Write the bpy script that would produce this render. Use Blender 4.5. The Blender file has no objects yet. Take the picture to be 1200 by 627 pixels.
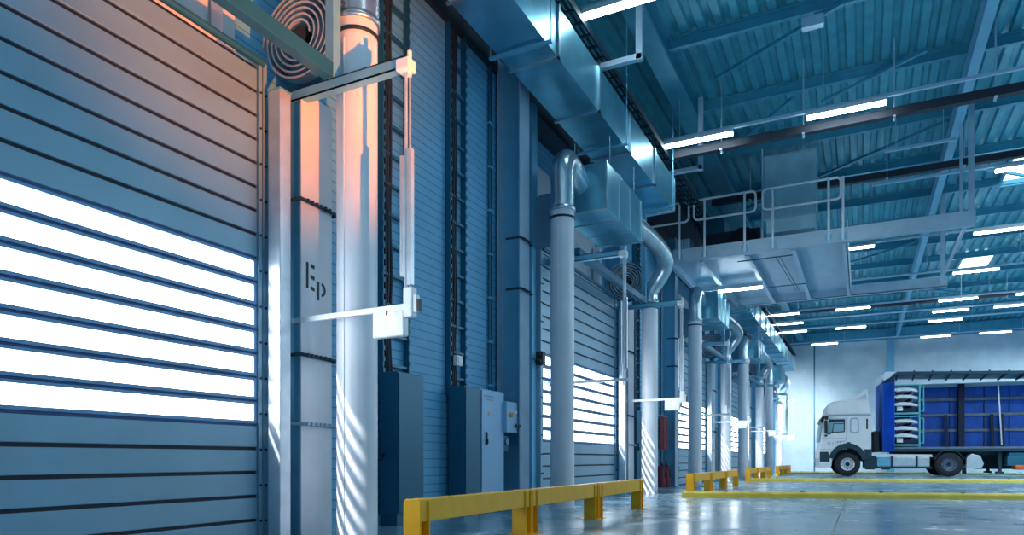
import bpy, math, random
from mathutils import Vector, Matrix
random.seed(7)
C = bpy.context.scene.collection
S = bpy.context.scene
PI = math.pi

# ------------------------------------------------------------------ camera, world, sun, exposure
YAW = math.radians(26.635)
cam = bpy.data.cameras.new('camera')
cam.sensor_width = 36.0
cam.lens = 817.5 / 1200.0 * 36.0
cam.shift_y = (538.4 - 313.5) / 1200.0
cam.clip_end = 300
cam_o = bpy.data.objects.new('camera', cam)
C.objects.link(cam_o)
cam_o.location = (0, 0, 0.7)
cam_o.rotation_euler = (PI / 2, 0, YAW)
S.camera = cam_o

S.view_settings.view_transform = 'Standard'
S.view_settings.look = 'None'
S.view_settings.gamma = 1
S.view_settings.use_curve_mapping = False
S.view_settings.exposure = 0.0
S.cycles.max_bounces = 8
S.cycles.transparent_max_bounces = 16
S.cycles.sample_clamp_indirect = 4.0

W = bpy.data.worlds.new('sky')
S.world = W
W.use_nodes = True
bg = W.node_tree.nodes['Background']
bg.inputs['Color'].default_value = (0.10, 0.36, 0.62, 1)
bg.inputs['Strength'].default_value = 0.25

def lamp(name, kind, loc, to, color, energy, **kw):
    l = bpy.data.lights.new(name, kind)
    l.color = color
    l.energy = energy
    for k, v in kw.items():
        setattr(l, k, v)
    o = bpy.data.objects.new(name, l)
    C.objects.link(o)
    o.location = loc
    o.rotation_euler = (Vector(to) - Vector(loc)).to_track_quat('-Z', 'Y').to_euler()
    return o

lamp('sun', 'SUN', (-10, -20, 14), (-9, -17.4, 12.1), (1.0, 0.97, 0.93), 14.0, angle=0.02)
lamp('warm_work_light', 'SPOT', (-0.1, 3.5, 2.0), (-4.1, 4.1, 5.0), (1.0, 0.215, 0.003), 2100,
     spot_size=math.radians(64), spot_blend=1.0, shadow_soft_size=0.04)
for y in (-1.5, 3.5):  # area lamps added for fill, standing for tube rows out of view
    lamp('unseen_tube_fill', 'AREA', (0.5, y, 7.2), (0.5, y, 0), (0.70, 0.90, 1.0), 60, shape='RECTANGLE', size=9.0, size_y=0.3)
for y in (13.3, 20, 26.5, 33.1, 39.7):  # added to brighten the far hall, in place of unseen tube rows
    lamp('unseen_tube_fill', 'AREA', (11.0, y, 6.6), (11.0, y, 0), (0.70, 0.90, 1.0), 800, shape='RECTANGLE', size=9.0, size_y=0.3)
lamp('added_wall_fill', 'SPOT', (-2.6, 37.5, 5.0), (-4.6, 44, 0.9), (0.90, 0.96, 1.0), 2300, spot_size=math.radians(95), spot_blend=1.0, shadow_soft_size=0.2)  # added spot without a fixture, whitens the end wall near the last door

# ------------------------------------------------------------------ materials
def mat(name, col, rough=0.5, metal=0.0, noise=0.0, nscale=6.0, col2=None, bump=0.0, bscale=30, coat=0.0):
    m = bpy.data.materials.new(name)
    m.use_nodes = True
    nt = m.node_tree
    b = nt.nodes['Principled BSDF']
    b.inputs['Base Color'].default_value = (*col, 1)
    b.inputs['Roughness'].default_value = rough
    b.inputs['Metallic'].default_value = metal
    b.inputs['Coat Weight'].default_value = coat
    tc = nt.nodes.new('ShaderNodeTexCoord')
    if noise or col2:
        n = nt.nodes.new('ShaderNodeTexNoise')
        n.inputs['Scale'].default_value = nscale
        n.inputs['Detail'].default_value = 5
        nt.links.new(tc.outputs['Object'], n.inputs['Vector'])
        r = nt.nodes.new('ShaderNodeValToRGB')
        c2 = col2 or tuple(min(1, c * (1 + noise)) for c in col)
        c1 = tuple(c * (1 - noise) for c in col) if not col2 else col
        r.color_ramp.elements[0].position = 0.35
        r.color_ramp.elements[1].position = 0.65
        r.color_ramp.elements[0].color = (*c1, 1)
        r.color_ramp.elements[1].color = (*c2, 1)
        nt.links.new(n.outputs['Fac'], r.inputs['Fac'])
        nt.links.new(r.outputs['Color'], b.inputs['Base Color'])
    if bump:
        n2 = nt.nodes.new('ShaderNodeTexNoise')
        n2.inputs['Scale'].default_value = bscale
        nt.links.new(tc.outputs['Object'], n2.inputs['Vector'])
        bp = nt.nodes.new('ShaderNodeBump')
        bp.inputs['Strength'].default_value = bump
        bp.inputs['Distance'].default_value = 0.02
        nt.links.new(n2.outputs['Fac'], bp.inputs['Height'])
        nt.links.new(bp.outputs['Normal'], b.inputs['Normal'])
    return m

def emit(name, col, strength, clear=0.0):
    m = bpy.data.materials.new(name)
    m.use_nodes = True
    nt = m.node_tree
    nt.nodes.remove(nt.nodes['Principled BSDF'])
    out = nt.nodes['Material Output']
    e = nt.nodes.new('ShaderNodeEmission')
    e.inputs['Color'].default_value = (*col, 1)
    e.inputs['Strength'].default_value = strength
    if clear:
        t = nt.nodes.new('ShaderNodeBsdfTransparent')
        t.inputs['Color'].default_value = (clear, clear, clear, 1)
        a = nt.nodes.new('ShaderNodeAddShader')
        nt.links.new(e.outputs[0], a.inputs[0])
        nt.links.new(t.outputs[0], a.inputs[1])
        nt.links.new(a.outputs[0], out.inputs['Surface'])
    else:
        nt.links.new(e.outputs[0], out.inputs['Surface'])
    return m

def wall_panel_mat(name, col, groove, period=0.1, axis='Z', vperiod=None):
    m = mat(name, col, 0.55, 0.0)
    nt = m.node_tree
    b = nt.nodes['Principled BSDF']
    tc = nt.nodes.new('ShaderNodeTexCoord')
    sep = nt.nodes.new('ShaderNodeSeparateXYZ')
    nt.links.new(tc.outputs['Object'], sep.inputs[0])
    def line(axis, period, width):
        d = nt.nodes.new('ShaderNodeMath'); d.operation = 'DIVIDE'; d.inputs[1].default_value = period
        nt.links.new(sep.outputs[axis], d.inputs[0])
        f = nt.nodes.new('ShaderNodeMath'); f.operation = 'FRACT'
        nt.links.new(d.outputs[0], f.inputs[0])
        g = nt.nodes.new('ShaderNodeMath'); g.operation = 'LESS_THAN'; g.inputs[1].default_value = width / period
        nt.links.new(f.outputs[0], g.inputs[0])
        return g
    g = line(axis, period, 0.012)
    if vperiod:
        g2 = line('XY'[axis == 'Z' and 0], vperiod, 0.03)
        mx0 = nt.nodes.new('ShaderNodeMath'); mx0.operation = 'MAXIMUM'
        nt.links.new(g.outputs[0], mx0.inputs[0]); nt.links.new(g2.outputs[0], mx0.inputs[1])
        g = mx0
    n = nt.nodes.new('ShaderNodeTexNoise'); n.inputs['Scale'].default_value = 1.3; n.inputs['Detail'].default_value = 4
    nt.links.new(tc.outputs['Object'], n.inputs['Vector'])
    r = nt.nodes.new('ShaderNodeValToRGB')
    r.color_ramp.elements[0].position = 0.3; r.color_ramp.elements[1].position = 0.7
    r.color_ramp.elements[0].color = (*[c * 0.88 for c in col], 1)
    r.color_ramp.elements[1].color = (*[min(1, c * 1.08) for c in col], 1)
    nt.links.new(n.outputs['Fac'], r.inputs['Fac'])
    mx = nt.nodes.new('ShaderNodeMix'); mx.data_type = 'RGBA'
    nt.links.new(g.outputs[0], mx.inputs['Factor'])
    nt.links.new(r.outputs['Color'], mx.inputs[6])
    mx.inputs[7].default_value = (*groove, 1)
    nt.links.new(mx.outputs[2], b.inputs['Base Color'])
    bp = nt.nodes.new('ShaderNodeBump'); bp.invert = True
    bp.inputs['Strength'].default_value = 0.5; bp.inputs['Distance'].default_value = 0.004
    nt.links.new(g.outputs[0], bp.inputs['Height'])
    nt.links.new(bp.outputs['Normal'], b.inputs['Normal'])
    return m

def floor_mat():
    m = mat('floor_epoxy', (0.13, 0.22, 0.31), 0.2, 0.0)
    nt = m.node_tree
    b = nt.nodes['Principled BSDF']
    tc = nt.nodes.new('ShaderNodeTexCoord')
    n = nt.nodes.new('ShaderNodeTexNoise'); n.inputs['Scale'].default_value = 0.8; n.inputs['Detail'].default_value = 8; n.inputs['Roughness'].default_value = 0.65
    nt.links.new(tc.outputs['Object'], n.inputs['Vector'])
    r = nt.nodes.new('ShaderNodeValToRGB')
    r.color_ramp.elements[0].position = 0.3; r.color_ramp.elements[1].position = 0.72
    r.color_ramp.elements[0].color = (0.15, 0.29, 0.38, 1)
    r.color_ramp.elements[1].color = (0.25, 0.42, 0.52, 1)
    nt.links.new(n.outputs['Fac'], r.inputs['Fac'])
    sep = nt.nodes.new('ShaderNodeSeparateXYZ'); nt.links.new(tc.outputs['Object'], sep.inputs[0])
    a = nt.nodes.new('ShaderNodeMath'); a.operation = 'ADD'; a.inputs[1].default_value = 0.25
    nt.links.new(sep.outputs['X'], a.inputs[0])
    ab = nt.nodes.new('ShaderNodeMath'); ab.operation = 'ABSOLUTE'; nt.links.new(a.outputs[0], ab.inputs[0])
    lt = nt.nodes.new('ShaderNodeMath'); lt.operation = 'LESS_THAN'; lt.inputs[1].default_value = 0.012
    nt.links.new(ab.outputs[0], lt.inputs[0])
    mx = nt.nodes.new('ShaderNodeMix'); mx.data_type = 'RGBA'
    nt.links.new(lt.outputs[0], mx.inputs['Factor'])
    nt.links.new(r.outputs['Color'], mx.inputs[6]); mx.inputs[7].default_value = (0.03, 0.07, 0.11, 1)
    nt.links.new(mx.outputs[2], b.inputs['Base Color'])
    n2 = nt.nodes.new('ShaderNodeTexNoise'); n2.inputs['Scale'].default_value = 1.4; n2.inputs['Detail'].default_value = 6
    nt.links.new(tc.outputs['Object'], n2.inputs['Vector'])
    mr = nt.nodes.new('ShaderNodeMapRange')
    mr.inputs['From Min'].default_value = 0.3; mr.inputs['From Max'].default_value = 0.7
    mr.inputs['To Min'].default_value = 0.16; mr.inputs['To Max'].default_value = 0.30
    nt.links.new(n2.outputs['Fac'], mr.inputs['Value'])
    nt.links.new(mr.outputs[0], b.inputs['Roughness'])
    bp = nt.nodes.new('ShaderNodeBump'); bp.inputs['Strength'].default_value = 0.006; bp.inputs['Distance'].default_value = 0.02
    nt.links.new(n2.outputs['Fac'], bp.inputs['Height']); nt.links.new(bp.outputs['Normal'], b.inputs['Normal'])
    return m

M = {
 'floor': floor_mat(),
 'wall': wall_panel_mat('wall_panels', (0.15, 0.46, 0.72), (0.06, 0.24, 0.44), 0.1),
 'farwall': wall_panel_mat('far_wall_panels', (0.60, 0.74, 0.80), (0.50, 0.63, 0.69), 0.5),
 'roof': mat('roof_deck', (0.06, 0.36, 0.48), 0.5, 0.2, 0.12, 3),
 'steel': mat('painted_steel', (0.16, 0.46, 0.66), 0.45, 0.2, 0.06, 4),
 'beam': mat('roof_steel', (0.05, 0.31, 0.46), 0.5, 0.2, 0.08, 4),
 'darkbeam': mat('dark_steel', (0.012, 0.035, 0.06), 0.6, 0.2),
 'column': mat('column_paint', (0.66, 0.70, 0.76), 0.45, 0.05, 0.05, 3),
 'pipe': mat('white_pipe', (0.76, 0.80, 0.88), 0.35, 0.0, 0.03, 3),
 'galv': mat('galvanised', (0.55, 0.68, 0.76), 0.28, 0.9, 0.12, 5),
 'duct': mat('duct_sheet', (0.22, 0.60, 0.76), 0.28, 0.85, 0.10, 2.5),
 'platform': mat('platform_steel', (0.36, 0.52, 0.66), 0.42, 0.15, 0.06, 4),
 'silver': mat('silver_sheet', (0.34, 0.58, 0.70), 0.32, 0.35, 0.12, 2),
 'alu': mat('aluminium', (0.62, 0.70, 0.78), 0.35, 0.6, 0.06, 8),
 'slat': mat('door_slat', (0.23, 0.39, 0.51), 0.42, 0.3, 0.04, 2),
 'hinge': mat('hinge_rubber', (0.006, 0.010, 0.025), 0.6),
 'frame': mat('pane_frame', (0.16, 0.30, 0.50), 0.45, 0.3),
 'bluebar': mat('pane_hinge', (0.03, 0.09, 0.24), 0.5, 0.1),
 'pane': emit('acrylic_pane', (0.90, 0.97, 1.0), 5.0, 0.8),
 'tube': emit('tube_glow', (0.80, 0.95, 1.0), 34.0),
 'skyl': emit('rooflight_glow', (0.85, 0.95, 1.0), 3.5),
 'fixture': mat('fixture_white', (0.6, 0.72, 0.82), 0.4),
 'rail': mat('light_rail', (0.42, 0.62, 0.78), 0.4, 0.3),
 'white': mat('white_paint', (0.86, 0.88, 0.92), 0.35),
 'black': mat('black_plastic', (0.012, 0.014, 0.022), 0.5),
 'yellow': mat('yellow_paint', (1.0, 0.46, 0.008), 0.4, 0.0, 0.06, 6),
 'kerb': mat('kerb_paint', (1.0, 0.68, 0.10), 0.45, 0.0, 0.10, 5),
 'cabdark': mat('cabinet_grey', (0.02, 0.14, 0.23), 0.4, 0.3, 0.06, 2),
 'cablight': mat('cabinet_light', (0.30, 0.52, 0.78), 0.4, 0.05),
 'cable': mat('cable_black', (0.02, 0.03, 0.05), 0.6),
 'red': mat('fire_red', (0.18, 0.012, 0.035), 0.45, 0.0, 0.35, 14),
 'truck': mat('truck_white', (0.80, 0.83, 0.86), 0.3, 0.0, 0.03, 3, coat=0.4),
 'truckgrey': mat('truck_grey', (0.006, 0.040, 0.07), 0.55),
 'glass': mat('cab_glass', (0.30, 0.50, 0.58), 0.08, 0.0),
 'tyre': mat('tyre_rubber', (0.010, 0.013, 0.025), 0.7, 0, 0.2, 12),
 'rim': mat('rim_silver', (0.62, 0.68, 0.76), 0.35, 0.5),
 'rimdark': mat('rim_grey', (0.18, 0.24, 0.34), 0.4, 0.4),
 'blue': mat('curtain_blue', (0.0, 0.095, 0.55), 0.6, 0.0, 0.18, 2),
 'navy': mat('navy_post', (0.003, 0.010, 0.05), 0.6),
 'board': mat('trailer_board', (0.15, 0.20, 0.27), 0.5, 0.2, 0.2, 5),
 'turq': mat('stillage_turquoise', (0.10, 0.50, 0.58), 0.4, 0.1),
 'roofsheet': mat('roof_tarp', (0.10, 0.26, 0.32), 0.5, 0.0, 0.1, 3),
 'orange': mat('orange_plastic', (0.75, 0.13, 0.02), 0.45),
 'decal': mat('grey_lettering', (0.28, 0.38, 0.45), 0.5),
 'rubberlip': mat('grey_trim', (0.30, 0.42, 0.54), 0.5),
}

# ------------------------------------------------------------------ mesh helpers
class MB:
    def __init__(s):
        s.v = []; s.f = []; s.sm = []
    def add(s, vs, fs, smooth=False):
        k = len(s.v)
        s.v += [tuple(p) for p in vs]
        s.f += [tuple(i + k for i in f) for f in fs]
        s.sm += [smooth] * len(fs)
        return s
    def box(s, x0, y0, z0, x1, y1, z1):
        x0, x1 = sorted((x0, x1)); y0, y1 = sorted((y0, y1)); z0, z1 = sorted((z0, z1))
        return s.add([(x0,y0,z0),(x1,y0,z0),(x1,y1,z0),(x0,y1,z0),(x0,y0,z1),(x1,y0,z1),(x1,y1,z1),(x0,y1,z1)],
                     [(0,3,2,1),(4,5,6,7),(0,1,5,4),(1,2,6,5),(2,3,7,6),(3,0,4,7)])
    def bar(s, a, b, w, h, up=(0,0,1)):
        a = Vector(a); b = Vector(b); d = (b - a).normalized(); u = Vector(up)
        r = d.cross(u)
        if r.length < 1e-4: r = d.cross(Vector((1,0,0)))
        r.normalize(); u = r.cross(d).normalized()
        vs = []
        for p in (a, b):
            for i, j in ((-1,-1),(1,-1),(1,1),(-1,1)):
                vs.append(p + r * (i * w / 2) + u * (j * h / 2))
        return s.add(vs, [(0,1,2,3),(7,6,5,4),(0,4,5,1),(1,5,6,2),(2,6,7,3),(3,7,4,0)])
    def tube(s, pts, r, n=12, cap=True):
        pts = [Vector(p) for p in pts]
        rs = r if isinstance(r, (list, tuple)) else [r] * len(pts)
        vs = []; fs = []
        u = None
        for i, p in enumerate(pts):
            d = ((pts[min(i+1, len(pts)-1)] - pts[max(i-1, 0)])).normalized()
            if u is None:
                u = d.cross(Vector((0,0,1)))
                if u.length < 1e-3: u = Vector((1,0,0))
            u = (u - d * u.dot(d)).normalized()
            w = d.cross(u)
            for k in range(n):
                a = 2 * PI * k / n
                vs.append(p + (u * math.cos(a) + w * math.sin(a)) * rs[i])
        for i in range(len(pts) - 1):
            for k in range(n):
                fs.append((i*n+k, i*n+(k+1)%n, (i+1)*n+(k+1)%n, (i+1)*n+k))
        s.add(vs, fs, True)
        if cap:
            s.add(vs[:n], [tuple(range(n))[::-1]]); s.add(vs[-n:], [tuple(range(n))])
        return s
    def prism(s, poly, axis, a, b):
        def P(p, t):
            return {'x': (t, p[0], p[1]), 'y': (p[0], t, p[1]), 'z': (p[0], p[1], t)}[axis]
        n = len(poly)
        return s.add([P(p, a) for p in poly] + [P(p, b) for p in poly],
                     [tuple(range(n))[::-1], tuple(range(n, 2*n))] + [(i, (i+1) % n, n + (i+1) % n, n + i) for i in range(n)])
    def lathe(s, prof, c, axis='y', n=28):
        vs = []; fs = []
        for r, t in prof:
            for k in range(n):
                a = 2 * PI * k / n
                q = (r * math.cos(a), r * math.sin(a))
                vs.append({'y': (c[0]+q[0], c[1]+t, c[2]+q[1]), 'z': (c[0]+q[0], c[1]+q[1], c[2]+t), 'x': (c[0]+t, c[1]+q[0], c[2]+q[1])}[axis])
        for i in range(len(prof) - 1):
            for k in range(n):
                fs.append((i*n+k, i*n+(k+1)%n, (i+1)*n+(k+1)%n, (i+1)*n+k))
        return s.add(vs, fs, True)
    def build(s, name, m, parent=None, bevel=0.0, loc=None):
        me = bpy.data.meshes.new(name)
        me.from_pydata(s.v, [], s.f)
        me.polygons.foreach_set('use_smooth', s.sm)
        import bmesh
        bm = bmesh.new(); bm.from_mesh(me)
        bmesh.ops.recalc_face_normals(bm, faces=bm.faces); bm.to_mesh(me); bm.free()
        me.materials.append(M[m])
        o = bpy.data.objects.new(name, me)
        C.objects.link(o)
        if parent: o.parent = parent
        if loc: o.location = loc
        if bevel:
            bv = o.modifiers.new('bevel', 'BEVEL'); bv.width = bevel; bv.segments = 2; bv.limit_method = 'ANGLE'; bv.angle_limit = math.radians(50)
        return o

def tag(o, label, cat=None, group=None, kind=None):
    o['label'] = label
    if cat: o['category'] = cat
    if group: o['group'] = group
    if kind: o['kind'] = kind
    return o
def thing(name, label, cat, loc=(0,0,0), group=None, rz=0, kind=None):
    o = bpy.data.objects.new(name, None)
    C.objects.link(o); o.location = loc; o.rotation_euler = (0, 0, rz)
    return tag(o, label, cat, group, kind)
def struct(o, label=None):
    o['kind'] = 'structure'
    if label: o['label'] = label
    return o
ORD = ['first', 'second', 'third', 'fourth', 'fifth', 'sixth', 'seventh', 'eighth']
def arc(cx, cz, r, a0, a1, n):
    return [(cx + r * math.cos(a0 + (a1 - a0) * i / n), cz + r * math.sin(a0 + (a1 - a0) * i / n)) for i in range(n + 1)]
def ribbed(pts, r, amp, step):
    out = []; rs = []
    L = 0; pts = [Vector(p) for p in pts]
    for a, b in zip(pts, pts[1:]):
        n = max(2, int((b - a).length / step) * 2)
        for i in range(n):
            out.append(a.lerp(b, i / n)); rs.append(r + (amp if (len(out) % 2) else 0))
    out.append(pts[-1]); rs.append(r)
    return out, rs
def smooth_path(pts, n=6):
    P = [Vector(p) for p in pts]; out = []
    for i in range(len(P) - 1):
        p0, p1, p2, p3 = P[max(i-1,0)], P[i], P[i+1], P[min(i+2, len(P)-1)]
        for k in range(n):
            t = k / n
            out.append(0.5 * ((2*p1) + (p2-p0)*t + (2*p0-5*p1+4*p2-p3)*t*t + (3*p1-p0-3*p2+p3)*t**3))
    out.append(P[-1]); return out

# ------------------------------------------------------------------ layout
WX = -4.6                      # inner face of the long wall
FAR = 44.0
OFF = [0.0, 9.17, 18.1, 26.2, 34.2]
ZR = 8.0
# ------------------------------------------------------------------ room shell
struct(MB().box(-8, -7, -0.2, 26, FAR + 0.3, 0.0).build('floor', 'floor'), 'glossy blue-grey epoxy floor')
w = MB()
for i, o in enumerate(OFF):
    y0 = o + 4.25
    y1 = OFF[i+1] + 0.5 if i < 4 else FAR
    w.box(WX - 0.2, y0, 0, WX, y1, 3.7)
    w.box(WX - 0.2, o + 5.1, 3.7, WX, y1, 6.1)
    w.box(WX - 0.45, o + 0.5, 3.7, WX - 0.3, o + 5.1, 6.1)
w.box(WX - 0.2, -7, 0, WX, 0.5, 6.1)
struct(w.build('wall_left', 'wall'), 'ribbed blue-grey panel wall with the roller doors')
struct(MB().box(WX - 0.3, -7, 6.1, WX + 0.06, FAR, ZR).build('trim_1', 'darkbeam'), 'dark band along the top of the panel wall')
jm = MB()
for o in OFF:
    jm.box(WX - 0.1, o + 0.36, 0, -4.445, o + 0.56, 6.1).box(WX - 0.1, o + 4.21, 0, -4.445, o + 4.34, 3.7).box(WX - 0.3, o + 5.02, 3.7, WX + 0.03, o + 5.1, 6.1).box(WX - 0.3, o + 4.34, 3.66, WX, o + 5.1, 3.7)
struct(jm.build('trim_6', 'steel'), 'steel jambs at the roller doors')
b = MB()
for i, o in enumerate(OFF):
    y0 = o + 4.3; y1 = OFF[i+1] + 0.45 if i < 4 else FAR
    b.box(WX, y0, 0, WX + 0.05, y1, 0.12)
struct(b.build('baseboard_left', 'steel'), 'low plinth at the foot of the panel wall')
struct(MB().box(-8, FAR, 0, 26, FAR + 0.25, ZR).build('wall_far', 'farwall'), 'pale end wall behind the truck')
struct(MB().box(-8, FAR - 0.35, 7.35, 26, FAR, ZR - 0.05).build('trim_2', 'beam'), 'beam along the top of the end wall')
# corrugated roof deck, ribs run along the hall
xs = []; x = -5.0
prof = []
while x < 20:
    prof += [(x, ZR), (x + 0.13, ZR), (x + 0.16, ZR + 0.07), (x + 0.25, ZR + 0.07), (x + 0.28, ZR)]
    x += 0.28
vs = [(p[0], -7, p[1]) for p in prof] + [(p[0], FAR + 0.3, p[1]) for p in prof]
n = len(prof)
deck = MB().add(vs, [(i, i+1, n+i+1, n+i) for i in range(n-1)])
deck.box(-5.2, -7, ZR + 0.1, 20, FAR + 0.3, ZR + 0.2)
struct(deck.build('ceiling', 'roof'), 'corrugated steel roof deck')
# end wall post and panel joint
struct(MB().box(1.25, FAR - 0.25, 0, 1.6, FAR, 7.4).build('trim_3', 'steel'), 'steel post on the end wall')
struct(MB().box(-2.5, FAR - 0.01, 0, -2.42, FAR, 7.4).build('trim_4', 'cabdark'), 'vertical joint in the end wall')
struct(MB().box(9.5, FAR - 0.25, 0, 9.85, FAR, 7.4).build('trim_5', 'steel'), 'second steel post on the end wall')

# ------------------------------------------------------------------ roller doors
def roller_door(k, o):
    lab = ['big roller door at the front with a row of bright panes', 'second roller door along the wall, behind the white pipe',
           'third roller door along the wall', 'fourth roller door along the wall', 'fifth roller door, by the end wall'][k]
    d = thing('door_%d' % (k + 1), lab, None, (0, o, 0), kind='structure')
    X = -4.42
    y0, y1 = 0.62, 4.13
    P = 0.193
    slats = MB(); hinge = MB(); frames = MB(); bars = MB(); panes = MB()
    for i in range(20):
        z = 0.015 + i * P
        glazed = 5 <= i < 12
        if glazed:
            frames.box(X, y0, z + 0.010, X + 0.035, y1, z + 0.034)
            frames.box(X, y0, z + 0.163, X + 0.035, y1, z + 0.183)
            frames.box(X, y1 - 0.03, z + 0.034, X + 0.035, y1, z + 0.163)
            frames.box(X, y0, z + 0.034, X + 0.035, y0 + 0.03, z + 0.163)
            panes.box(X + 0.012, y0 + 0.03, z + 0.034, X + 0.018, y1 - 0.03, z + 0.163)
            bars.box(X - 0.005, y0, z - 0.012, X + 0.022, y1, z + 0.012)
        else:
            slats.box(X, y0, z + 0.013, X + 0.035, y1, z + P - 0.013)
            hinge.box(X - 0.004, y0, z - 0.015, X + 0.020, y1, z + 0.015)
    hinge.box(X - 0.004, y0, 20 * P, X + 0.02, y1, 20 * P + 0.03)
    bars.box(X - 0.005, y0, 0.015 + 12 * P - 0.014, X + 0.024, y1, 0.015 + 12 * P + 0.014)
    slats.build('door_leaf', 'slat', d, 0.006)
    hinge.build('hinge_strips', 'hinge', d)
    frames.build('pane_frames', 'frame', d)
    bars.build('pane_hinge_strips', 'bluebar', d)
    panes.build('window_panes', 'pane', d)
    for ys in (y0 - 0.10, y1 + 0.005):
        g = MB().box(X - 0.06, ys, 0, X + 0.05, ys + 0.035, 3.95).box(X - 0.06, ys + 0.055, 0, X + 0.04, ys + 0.095, 3.95)
        gr = g.build('guide_rail', 'slat', d)
        bo = MB()
        for j in range(13):
            for yy in (ys + 0.0175, ys + 0.075):
                bo.tube([(X + 0.04, yy, 0.2 + j * 0.29), (X + 0.06, yy, 0.2 + j * 0.29)], 0.009, 8)
        bo.build('bolts', 'hinge', gr)
    MB().tube([(X + 0.05, y0 - 0.05, 3.93), (X + 0.05, y1 + 0.05, 3.93)], 0.03, 14).build('head_roller', 'cabdark', d)
    hd = MB().box(-4.85, y0 - 0.1, 3.98, -4.74, y1 + 0.1, 4.16).box(-4.88, y0 - 0.1, 4.16, -4.84, y1 + 0.1, 5.6)
    hd.box(-4.80, y1 - 0.10, 3.98, -4.66, y1 + 0.02, 4.95)
    hd.build('door_head', 'column', d)
    # spiral track with its side plate at both ends
    CX, CZ = -4.29, 4.31
    for ys, sgn in ((y1 + 0.46, -1), (y0 - 0.12, 1)):
        pts = []
        turns = 5.5
        N = 150
        for i in range(N + 1):
            t = i / N
            a = PI + t * turns * 2 * PI
            r = 0.40 - 0.28 * t
            pts.append((CX + r * math.cos(a), CZ - r * math.sin(a) * 0.95))
        sp = MB()
        vs = []; fs = []
        th = 0.016
        for i, (px, pz) in enumerate(pts):
            dx, dz = px - CX, pz - CZ
            L = math.hypot(dx, dz); ux, uz = dx / L, dz / L
            for rr, yy in ((0, 0), (th, 0), (th, sgn * 0.10), (0, sgn * 0.10)):
                vs.append((px + ux * rr, ys + yy, pz + uz * rr))
        for i in range(len(pts) - 1):
            for q in range(4):
                fs.append((i*4+q, i*4+(q+1)%4, (i+1)*4+(q+1)%4, (i+1)*4+q))
        sp.add(vs, fs)
        plate = MB().prism([(CX + 0.41 * math.cos(q * PI / 16), CZ + 0.41 * math.sin(q * PI / 16)) for q in range(-14, 19)], 'y', ys, ys - sgn * 0.012)
        hub = MB().tube([(CX, ys, CZ), (CX, ys + sgn * 0.09, CZ)], 0.085, 20)
        pl = plate.build('track_plate', 'slat' if sgn > 0 else 'cabdark', d)
        sp.build('spiral_track', 'alu', pl)
        hub.build('track_hub', 'black', pl)
    return d
for k, o in enumerate(OFF): roller_door(k, o)

WHERE = ['beside the big front door', 'beside the second roller door', 'beside the third roller door', 'beside the fourth roller door', 'beside the fifth roller door']

# ------------------------------------------------------------------ guard frames in front of the doors (arms, hanging rods, white box)
def guard_frame(k, o):
    d = thing('door_guard_frame', 'grey steel arm frame with hanging rod and white box ' + WHERE[k], 'guard frame', (0, o, 0))
    MB().bar((-3.89, 0.80, 3.87), (-3.89, 4.42, 3.87), 0.10, 0.12).build('long_beam', 'cabdark', d, 0.006)
    MB().bar((-3.89, 4.47, 3.815), (-3.89, 4.47, 5.6), 0.09, 0.09, (0,1,0)).build('hanger_post', 'steel', d, 0.006)
    for y in (4.47, 0.82):
        a = MB()
        a.box(-4.50, y - 0.045, 3.72, -3.16, y - 0.035, 3.81).box(-4.50, y - 0.045, 3.72, -3.16, y + 0.04, 3.73).box(-4.50, y - 0.045, 3.80, -3.16, y + 0.04, 3.81)
        ar = a.build('upper_arm', 'steel', d)
        MB().box(-4.55, y - 0.07, 3.70, -4.42, y + 0.06, 3.84).tube([(-4.42, y, 3.77), (-4.38, y, 3.77)], 0.05, 12).build('arm_bracket', 'steel', ar)
        MB().box(-3.22, y - 0.06, 3.70, -3.10, y + 0.05, 3.79).tube([(-3.13, y, 3.66), (-3.13, y, 3.86)], 0.018, 10).build('end_fitting', 'white', ar, 0.01)
        r = MB().tube([(-3.16, y, 3.72), (-3.16, y, 1.80)], 0.013, 10).tube([(-3.125, y, 3.72), (-3.125, y, 2.0)], 0.009, 8)
        ro = r.build('hanging_rod', 'alu', d)
        MB().box(-3.21, y - 0.015, 2.12, -3.185, y + 0.015, 3.06).box(-3.14, y - 0.02, 2.05, -3.10, y + 0.02, 3.1).build('slider_bars', 'alu', ro)
        lo = MB().bar((-4.33, y, 1.875), (-3.10, y, 1.885), 0.035, 0.045).build('lower_arm', 'white', d, 0.005)
        MB().tube([(-4.39, y, 1.875), (-4.32, y, 1.875)], 0.035, 12).build('pivot', 'steel', lo)
        if y > 1:
            wb = MB().box(-3.47, y - 0.02, 1.66, -3.17, y + 0.05, 1.865).build('sign_box', 'white', d, 0.012)
            MB().box(-3.17, y - 0.03, 1.80, -3.085, y + 0.04, 2.03).box(-3.09, y - 0.02, 1.83, -3.05, y + 0.03, 1.97).build('sensor_head', 'white', wb, 0.01)
            MB().box(-3.052, y - 0.015, 1.84, -3.035, y + 0.025, 1.93).tube([(-3.33, y - 0.022, 1.862), (-3.33, y - 0.022, 1.83)], 0.008, 8).build('lens', 'black', wb)
for k, o in enumerate(OFF): guard_frame(k, o)

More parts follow.
